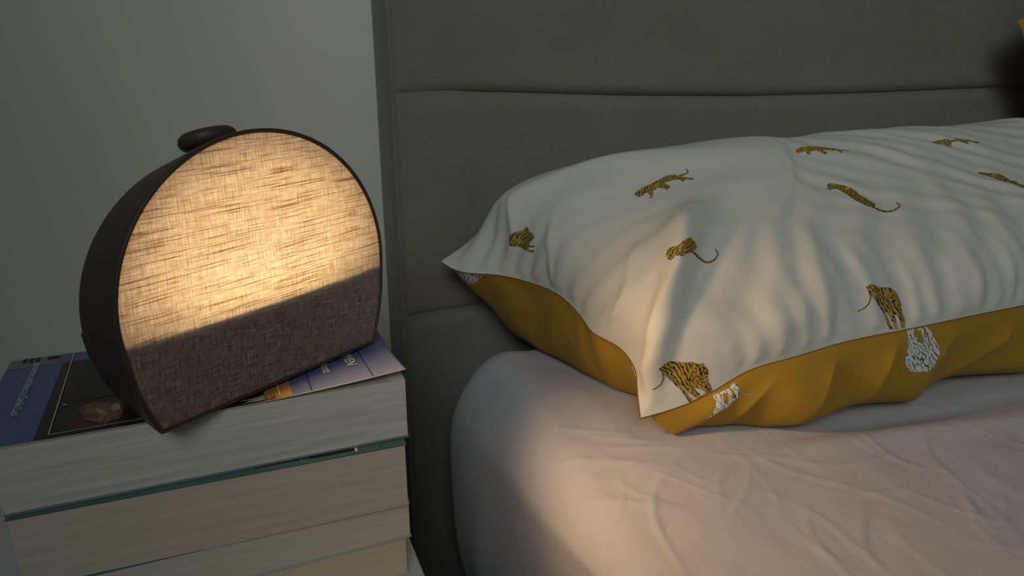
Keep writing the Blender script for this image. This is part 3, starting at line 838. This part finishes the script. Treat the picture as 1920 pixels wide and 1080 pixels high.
def normals(P):
    du = np.gradient(P, axis=0); dv = np.gradient(P, axis=1)
    n = np.cross(du, dv); return n / (np.linalg.norm(n, axis=-1, keepdims=True) + 1e-12)
TOP = sheet(tops); BOT = sheet(bot_ctrl)
NTOP = normals(TOP); NBOT = -normals(BOT)
SMOOTH = {'TOP': TOP.copy(), 'BOT': BOT.copy()}
edge = np.minimum(np.minimum(UG, PU - UG), np.minimum(VG, PV - VG))
em = sstep(0.0, 0.02, edge)
def seg_ridge(pts, w, amp, w2=None):
    """soft ridge along a polyline in cloth coordinates"""
    best = np.full(UG.shape, 9.0); tt = np.zeros(UG.shape); tot = 0
    pts = np.asarray(pts, float)
    for a, b in zip(pts[:-1], pts[1:]):
        L = np.linalg.norm(b - a); d = (b - a) / L
        s = np.clip((UG - a[0]) * d[0] + (VG - a[1]) * d[1], 0, L)
        dist = np.hypot(UG - a[0] - s * d[0], VG - a[1] - s * d[1])
        m_ = dist < best; best = np.where(m_, dist, best); tt = np.where(m_, tot + s, tt); tot += L
    fade = sstep(0, 0.25, tt / tot) * sstep(1.0, 0.72, tt / tot)
    return amp * np.exp(-(best / w) ** 2) * fade
w1 = fbm(UG * 7, VG * 7, 41) - 0.5
# long soft folds sweeping over the crown on the right
ph = (UG * 0.62 + VG * 0.95) * 2 * np.pi / 0.043 + 5.5 * w1 + 2.0 * np.sin(UG * 9)
rightm = sstep(0.20, 0.42, UG) * sstep(0.10, 0.24, VG)
disp = 0.0030 * (0.5 * np.sin(ph) + 0.5 * np.sin(ph * 0.63 + 4 * w1 + 1)) * rightm * (0.2 + 1.6 * fbm(UG * 8, VG * 8, 43) ** 1.5)
# puckers running up from the front seam
ph2 = UG * 2 * np.pi / 0.034 + 6 * (fbm(UG * 6, VG * 3, 47) - 0.5) + VG * 20
disp += 0.0016 * np.sin(ph2) * sstep(0.10, 0.16, UG) * np.exp(-(VG / 0.10) ** 2) * sstep(0.0, 0.012, VG)
ph4 = UG * 2 * np.pi / 0.072 - VG * 26 + 5 * w1
disp += 0.0030 * np.sin(ph4) * sstep(0.10, 0.20, UG) * np.exp(-((VG - 0.12) / 0.11) ** 2)
# puckers on the left end
ph3 = VG * 2 * np.pi / 0.040 + 7 * (fbm(UG * 5, VG * 8, 53) - 0.5) + UG * 18
disp += 0.0022 * np.sin(ph3) * sstep(0.17, 0.24, VG) * np.exp(-(UG / 0.085) ** 2) * sstep(0.0, 0.012, UG)
# general softness
disp += 0.006 * (fbm(UG * 11 + 3, VG * 11, 59) - 0.5)
# sharp ridge rising from the near corner
disp += seg_ridge([(0.0, 0.0), (.030, .07), (.060, .13), (.095, .20), (.122, .27), (.135, .32)], 0.017, 0.024)
disp -= seg_ridge([(.05, .07), (.085, .13), (.130, .20), (.165, .27), (.185, .31)], 0.026, 0.010)
disp += seg_ridge([(.0, .19), (.04, .215), (.09, .27)], 0.006, 0.0035)
disp += seg_ridge([(.0, .33), (.05, .35), (.11, .40)], 0.006, 0.0035)
disp += seg_ridge([(.02, .44), (.06, .44), (.12, .47)], 0.008, 0.004)
TOP = TOP + NTOP * (0.65 * disp * em)[..., None]
w2 = fbm(UG * 6, VG * 6, 61) - 0.5
pb = (UG * 1.0 + VG * 1.15) * 2 * np.pi / 0.092 + 6 * w2
dispb = 0.0070 * (0.55 - np.abs(np.sin(pb / 2)) ** 0.8) * sstep(0.05, 0.16, UG) * sstep(0.008, 0.04, VG) * sstep(0.105, 0.060, VG)
dispb += 0.003 * (fbm(UG * 10, VG * 10, 67) - 0.5) * sstep(0.14, 0.08, np.minimum(UG, VG))
dispb += 0.0014 * np.sin(VG * 2 * np.pi / 0.085 + 9 * w2) * sstep(0.12, 0.06, UG) * sstep(0.12, 0.2, VG)
BOT = BOT + NBOT * (0.65 * dispb * em)[..., None]
BOT[..., 2] = np.maximum(BOT[..., 2], 0.7052)
PO = np.array([0.62, 0.533, 0.7052])
pil = empty('pillow', PO)
tag(pil, 'plump cream pillow with tiger print and mustard underside, lying on the lilac sheet', 'pillow')
ts = mesh_obj('pillowcase_top', (TOP - PO).reshape(-1, 3), grid_faces(NU, NV), M['cream'], pil)
bs = mesh_obj('pillowcase_underside', (BOT - PO).reshape(-1, 3), grid_faces(NU, NV, True), M['mustard'], pil)
bs['label'] = 'mustard yellow underside of the pillowcase'
seam_path = np.r_[sp_f(np.linspace(PU, 0, 260)), sp_l(np.linspace(0, PV, 150))[1:], sp_b(np.linspace(0, PU, 60))[1:]]
tube('seam', seam_path - PO, 0.0005, M['seam'], pil, 6)

# ---- printed tigers: traced in image pixels, mapped through the camera and laid on the cloth
def inside(poly, X, Y):
    poly = np.asarray(poly, float); r = np.zeros(X.shape, bool); n = len(poly)
    for i in range(n):
        x0, y0 = poly[i - 1]; x1, y1 = poly[i]
        c = ((y0 > Y) != (y1 > Y)) & (X < (x1 - x0) * (Y - y0) / (y1 - y0 + 1e-12) + x0)
        r ^= c
    return r
def stroke(pts, w0, w1_, X, Y):
    pts = np.asarray(pts, float); n = len(pts)
    if n > 2:
        f = spline(np.arange(n), pts); pts = f(np.linspace(0, n - 1, 8 * n)); n = len(pts)
    hit = np.zeros(X.shape, bool); t = np.zeros(X.shape)
    for k in range(n - 1):
        a, b = pts[k], pts[k + 1]; L = np.linalg.norm(b - a) + 1e-9; d = (b - a) / L
        s = np.clip((X - a[0]) * d[0] + (Y - a[1]) * d[1], 0, L)
        dist = np.hypot(X - a[0] - s * d[0], Y - a[1] - s * d[1])
        w = w0 + (w1_ - w0) * (k + s / L) / (n - 1)
        m_ = dist < w; hit |= m_; t = np.where(m_, (k + s / L) / (n - 1), t)
    return hit, t
def lay_print(name, P, body, scale, off, tail=None, tail_w=(2, 1), holes=(), white=False, stripe=(0.85, -0.5, 6.5), dark=0.45, seed=0, cell=0.6, flipn=1, head=None, parent=None, uvbox=None, refine=0):
    tr = lambda pts: [(off[0] + x / scale, off[1] + y / scale) for x, y in pts]
    body = tr(body); tl = tr(tail) if tail else []
    allp = np.array(body + tl)
    x0, y0 = allp.min(0) - 3; x1, y1 = allp.max(0) + 3
    nx, ny = int((x1 - x0) / cell) + 2, int((y1 - y0) / cell) + 2
    X, Y = np.meshgrid(x0 + cell * np.arange(nx), y0 + cell * np.arange(ny), indexing='ij')
    Xc, Yc = X[:-1, :-1] + cell / 2, Y[:-1, :-1] + cell / 2
    msk = inside(body, Xc, Yc)
    for h in holes: msk &= ~inside(tr(h), Xc, Yc)
    a, b, per = stripe
    wob = (fbm(Xc / 9, Yc / 9, seed, 2) - 0.5) * per * 1.5
    st = ((Xc * a + Yc * b + wob) / per) % 1.0
    brk = vnoise(Xc / 5, Yc / 5, seed + 5)
    drk = (st < dark) & (brk > 0.26)
    if head:                                   # broken marks of the face
        hx, hy, hr = off[0] + head[0] / scale, off[1] + head[1] / scale, head[2] / scale
        hd = np.hypot(Xc - hx, Yc - hy)
        marks = vnoise(Xc / 1.5 + 0.8 * vnoise(Xc / 5, Yc / 5, seed + 9), Yc / 3.4, seed + 8) + 0.25 * (vnoise(Xc / 3.8, Yc / 1.4, seed + 7) - 0.5)
        drk = np.where(hd < hr, marks > 0.60, drk)
    # thin outline
    er = msk.copy(); er[1:-1, 1:-1] = msk[1:-1, 1:-1] & msk[2:, 1:-1] & msk[:-2, 1:-1] & msk[1:-1, 2:] & msk[1:-1, :-2]
    if not white: drk |= (msk & ~er) & (brk > 0.45)
    cls = np.where(msk, np.where(drk, 2, 1), 0)
    if tl:
        hit, t = stroke(tl, tail_w[0], tail_w[1], Xc, Yc)
        new = hit & (cls == 0)
        cls = np.where(new, np.where((t * 16) % 1 < 0.5, 2, 1), cls)
    # map photo-plane drawing to the cloth with the local frame at the drawing's centre
    ax, ay = np.array(body).mean(0)
    gx, gy = project(P.reshape(-1, 3)); gx = gx.reshape(NU, NV); gy = gy.reshape(NU, NV)
    view = CAM - P; nn = normals(P) * flipn
    vis = (view * nn).sum(-1) > 0
    d = np.where(vis, np.hypot(gx - ax, gy - ay), 1e9)
    i, j = np.unravel_index(np.argmin(d), d.shape)
    k = 9
    hx_, hy_ = project((SMOOTH['TOP'] if flipn > 0 else SMOOTH['BOT']).reshape(-1, 3)); hx_ = hx_.reshape(NU, NV); hy_ = hy_.reshape(NU, NV)
    i0, i1, j0, j1 = max(i - k, 0), min(i + k, NU - 1), max(j - k, 0), min(j + k, NV - 1)
    J = np.array([[(hx_[i1, j] - hx_[i0, j]) / (ug[i1] - ug[i0]), (hx_[i, j1] - hx_[i, j0]) / (vg[j1] - vg[j0])],
                  [(hy_[i1, j] - hy_[i0, j]) / (ug[i1] - ug[i0]), (hy_[i, j1] - hy_[i, j0]) / (vg[j1] - vg[j0])]])
    # invert the projection: refine from the local frame to meet the drawing's image pixels
    Ji = np.linalg.inv(J)
    dx, dy = X - gx[i, j], Y - gy[i, j]
    U = ug[i] + Ji[0, 0] * dx + Ji[0, 1] * dy; Vv = vg[j] + Ji[1, 0] * dx + Ji[1, 1] * dy
    if uvbox:
        U = uvbox[0] + (uvbox[1] - uvbox[0]) * (X - x0) / (x1 - x0); Vv = uvbox[2] + (uvbox[3] - uvbox[2]) * (Y - y0) / (y1 - y0)
    def samp(A, U, Vv):
        fi = np.clip(np.interp(U, ug, np.arange(NU)), 0, NU - 1.001); fj = np.clip(np.interp(Vv, vg, np.arange(NV)), 0, NV - 1.001)
        a_, b_ = fi.astype(int), fj.astype(int); x, y = (fi - a_), (fj - b_)
        if A.ndim == 3: x, y = x[..., None], y[..., None]
        return (A[a_, b_] * (1 - x) + A[a_ + 1, b_] * x) * (1 - y) + (A[a_, b_ + 1] * (1 - x) + A[a_ + 1, b_ + 1] * x) * y
    for _ in range(refine):
        rx, ry = X - samp(gx, U, Vv), Y - samp(gy, U, Vv)
        U = U + 0.45 * (Ji[0, 0] * rx + Ji[0, 1] * ry); Vv = Vv + 0.45 * (Ji[1, 0] * rx + Ji[1, 1] * ry)
    ok = (U > 0.0008) & (U < PU) & (Vv > 0.0008) & (Vv < PV)
    Q = samp(P, U, Vv) + samp(nn, U, Vv) * 0.00028
    okc = ok[:-1, :-1] & ok[1:, :-1] & ok[1:, 1:] & ok[:-1, 1:]
    ii, jj = np.nonzero((cls > 0) & okc)
    if len(ii) == 0: return None
    idx = ii * ny + jj
    quads = np.stack([idx, idx + ny, idx + ny + 1, idx + 1], 1)
    uq, invi = np.unique(quads, return_inverse=True)
    o = mesh_obj(name, Q.reshape(-1, 3)[uq] - PO, invi.reshape(-1, 4), None, parent, True,
                 [M['white_ink'] if white else M['gold_ink'], M['grey_ink'] if white else M['dark_ink']], cls[ii, jj] - 1)
    return o
T = 'tiger_print'
lay_print(T, TOP, [(345, 240), (385, 200), (430, 188), (500, 212), (560, 220), (640, 210), (700, 225), (735, 208), (765, 245), (795, 290), (798, 400), (830, 465), (862, 540), (800, 560), (740, 585), (700, 612), (650, 640), (610, 625), (570, 565), (520, 490), (460, 440), (410, 385), (365, 310)],
          5.4, (1180, 640), [(360, 300), (355, 360), (320, 430), (245, 492)], (1.3, 0.9), [[(650, 465), (700, 480), (790, 530), (750, 575), (690, 520)], [(560, 470), (600, 520), (690, 600), (660, 610), (600, 555)]],
          seed=2, head=(720, 320, 120), parent=ts)
lay_print(T, TOP, [(175, 110), (210, 82), (260, 82), (330, 102), (440, 97), (490, 135), (510, 150), (540, 260), (545, 350), (575, 440), (588, 520), (545, 520), (520, 440), (480, 380), (465, 400), (500, 500), (515, 524), (480, 528), (450, 450), (400, 350), (380, 345), (410, 420), (465, 525), (430, 528), (380, 420), (340, 340), (290, 290), (240, 230), (195, 170)],
          5.4, (1590, 520), [(200, 180), (205, 215), (175, 295), (100, 345)], (1.4, 0.9), seed=4, head=(460, 190, 90), parent=ts)
lay_print(T, TOP, [(315, 500), (345, 430), (400, 370), (470, 350), (560, 330), (650, 240), (730, 200), (780, 160), (830, 190), (880, 250), (930, 340), (925, 380), (880, 420), (830, 460), (760, 485), (700, 500), (640, 550), (560, 525), (500, 540), (460, 580), (430, 620), (370, 620), (320, 560)],
          10.8, (1220, 430), [(850, 450), (950, 550), (1060, 640), (1160, 670), (1270, 630), (1340, 550), (1355, 480), (1310, 410)], (2.3, 1.1), stripe=(0.8, 0.55, 4.2), seed=6, parent=ts, refine=8)
lay_print(T, TOP, [(320, 690), (360, 640), (500, 550), (650, 490), (850, 380), (950, 320), (1100, 300), (1200, 330), (1300, 345), (1520, 350), (1510, 375), (1300, 375), (1310, 420), (1260, 420), (1220, 390), (1100, 395), (950, 440), (930, 480), (1040, 530), (1030, 560), (990, 600), (900, 560), (780, 560), (700, 620), (700, 720), (660, 770), (610, 770), (640, 720), (590, 660), (540, 650), (480, 710), (400, 740)],
          10.67, (1160, 300), [(1180, 310), (1280, 280), (1340, 230), (1310, 190)], (1.6, 1.0), stripe=(0.9, 0.4, 4.5), dark=0.4, seed=8, parent=ts)
lay_print(T, TOP, [(185, 190), (230, 150), (300, 150), (420, 180), (560, 210), (700, 260), (800, 310), (880, 380), (960, 410), (1080, 490), (1160, 560), (1150, 620), (1050, 630), (950, 610), (850, 570), (760, 520), (690, 460), (640, 380), (540, 310), (440, 250), (330, 240), (290, 270), (230, 270)],
          10.67, (1530, 330), [(1120, 630), (1280, 690), (1400, 712), (1510, 695), (1590, 640), (1610, 590), (1560, 545)], (1.8, 1.0), stripe=(0.9, 0.35, 3.6), dark=0.5, seed=10, parent=ts)
lay_print(T, TOP, [(180, 380), (280, 340), (450, 310), (700, 270), (950, 260), (1200, 280), (1450, 310), (1520, 340), (1570, 400), (1550, 470), (1480, 430), (1430, 380), (1250, 380), (1050, 380), (1130, 440), (1210, 470), (1130, 490), (1000, 440), (880, 400), (740, 410), (750, 480), (700, 490), (600, 430), (500, 400), (420, 430), (280, 450), (200, 410)],
          14.77, (1470, 255), [(1500, 350), (1620, 355), (1750, 370)], (0.8, 0.5), stripe=(1, 0.1, 4.5), dark=0.32, seed=12, cell=0.5, parent=ts)
lay_print(T, TOP, [(870, 500), (960, 480), (1050, 485), (1110, 500), (1180, 480), (1260, 485), (1340, 500), (1430, 510), (1400, 540), (1340, 520), (1270, 520), (1300, 545), (1240, 525), (1180, 510), (1110, 510), (1120, 550), (1080, 540), (1040, 515), (950, 518)],
          6, (1600, 180), stripe=(1, 0.1, 4.5), dark=0.32, seed=14, cell=0.5, parent=ts)
lay_print(T, TOP, [(150, 215), (220, 215), (380, 255), (500, 265), (620, 310), (740, 370), (830, 420), (880, 415), (950, 450), (1080, 530), (1250, 600), (1240, 660), (1080, 615), (980, 590), (850, 540), (720, 480), (600, 420), (480, 350), (380, 300), (250, 260)],
          10.8, (1820, 300), stripe=(0.9, 0.35, 3.6), dark=0.45, seed=16, parent=ts)
lay_print(T, TOP, [(390, 470), (480, 400), (620, 320), (740, 270), (770, 200), (820, 250), (840, 330), (960, 400), (990, 480), (930, 560), (860, 620), (880, 670), (1000, 690), (1010, 720), (900, 730), (800, 720), (860, 770), (1000, 820), (980, 870), (880, 860), (740, 790), (640, 750), (520, 710), (410, 700), (390, 600)],
          13.5, (930, 410), stripe=(0.7, 0.7, 4.2), dark=0.45, seed=18, parent=ts)
W = 'white_tiger_print'
lay_print(W, BOT, [(865, 545), (975, 500), (1020, 480), (1060, 435), (1100, 440), (1115, 500), (1110, 560), (1060, 600), (1000, 680), (930, 710), (860, 760), (800, 800), (850, 720), (880, 640), (885, 600)],
          5.4, (1180, 640), [(1150, 515), (1200, 512), (1250, 503)], (0.8, 0.6), [[(955, 530), (1000, 530), (1005, 600), (980, 640), (955, 590)], [(1035, 480), (1060, 500), (1075, 570), (1050, 580)]],
          white=True, dark=0.22, seed=20, flipn=-1, parent=bs)
lay_print(W, BOT, [(580, 525), (655, 515), (650, 580), (740, 675), (770, 660), (740, 580), (690, 515), (740, 505), (790, 600), (830, 700), (845, 690), (800, 580), (755, 495), (790, 480), (850, 580), (910, 700), (910, 770), (850, 880), (790, 935), (620, 940), (605, 920), (590, 830), (605, 770), (600, 690), (595, 620)],
          5.4, (1590, 520), [(905, 790), (950, 775), (1000, 735)], (0.9, 0.5), white=True, stripe=(0.9, -0.35, 6.0), dark=0.28, seed=22, flipn=-1, head=(680, 800, 90), parent=bs)
lay_print(W, BOT, [(130, 465), (180, 455), (290, 500), (320, 515), (270, 545), (200, 530), (150, 500)], 3, (800, 350), white=True, stripe=(0.95, 0.3, 5.0), dark=0.35, seed=24, flipn=-1, parent=bs)
lay_print(W, BOT, [(1140, 985), (1165, 980), (1235, 1030), (1225, 1070), (1190, 1075), (1155, 1050)], 3, (800, 350), white=True, stripe=(0.95, 0.3, 4.0), dark=0.4, seed=26, flipn=-1, parent=bs, uvbox=(0.0, 0.026, 0.128, 0.088))

# ------------------------------------------------------------------ second pillow propped against the headboard, only its edge in view
def second_pillow():
    nu, nv = 90, 70
    u = np.linspace(-1, 1, nu); v = np.linspace(-1, 1, nv)
    Uu, Vv = np.meshgrid(u, v, indexing='ij')
    pinch = lambda a: 1 - 0.07 * (1 - a * a)
    X = 0.27 * Uu * pinch(Vv); Z = 0.170 * Vv * pinch(Uu)
    th = 0.048 * ((1 - Uu ** 4) * (1 - Vv ** 4)) ** 0.55
    th = th * (1 + 0.12 * (fbm(Uu * 4 + 9, Vv * 4 + 9, 71) - 0.5))
    F_ = np.stack([X, -th, Z], -1).reshape(-1, 3); B_ = np.stack([X, th, Z], -1).reshape(-1, 3)
    root = empty('pillow', (0, 0, 0))
    tag(root, 'mustard-edged pillow propped upright, only a sliver at the top right edge', 'pillow')
    f = mesh_obj('pillowcase_front', F_, grid_faces(nu, nv), M['mustard'], root)
    b = mesh_obj('pillowcase_back', B_, grid_faces(nu, nv, True), M['cream'], root)
    return root
p2 = second_pillow()
p2.rotation_euler = (math.radians(-8), math.radians(-28), 0)
_cor = p2.rotation_euler.to_matrix() @ Vector((-0.27, 0, 0.170))
P2Y = 0.592
tgt = at_y(1908, 40, P2Y + _cor.y)
p2.location = Vector((tgt[0] - _cor.x, P2Y, tgt[2] - _cor.z))
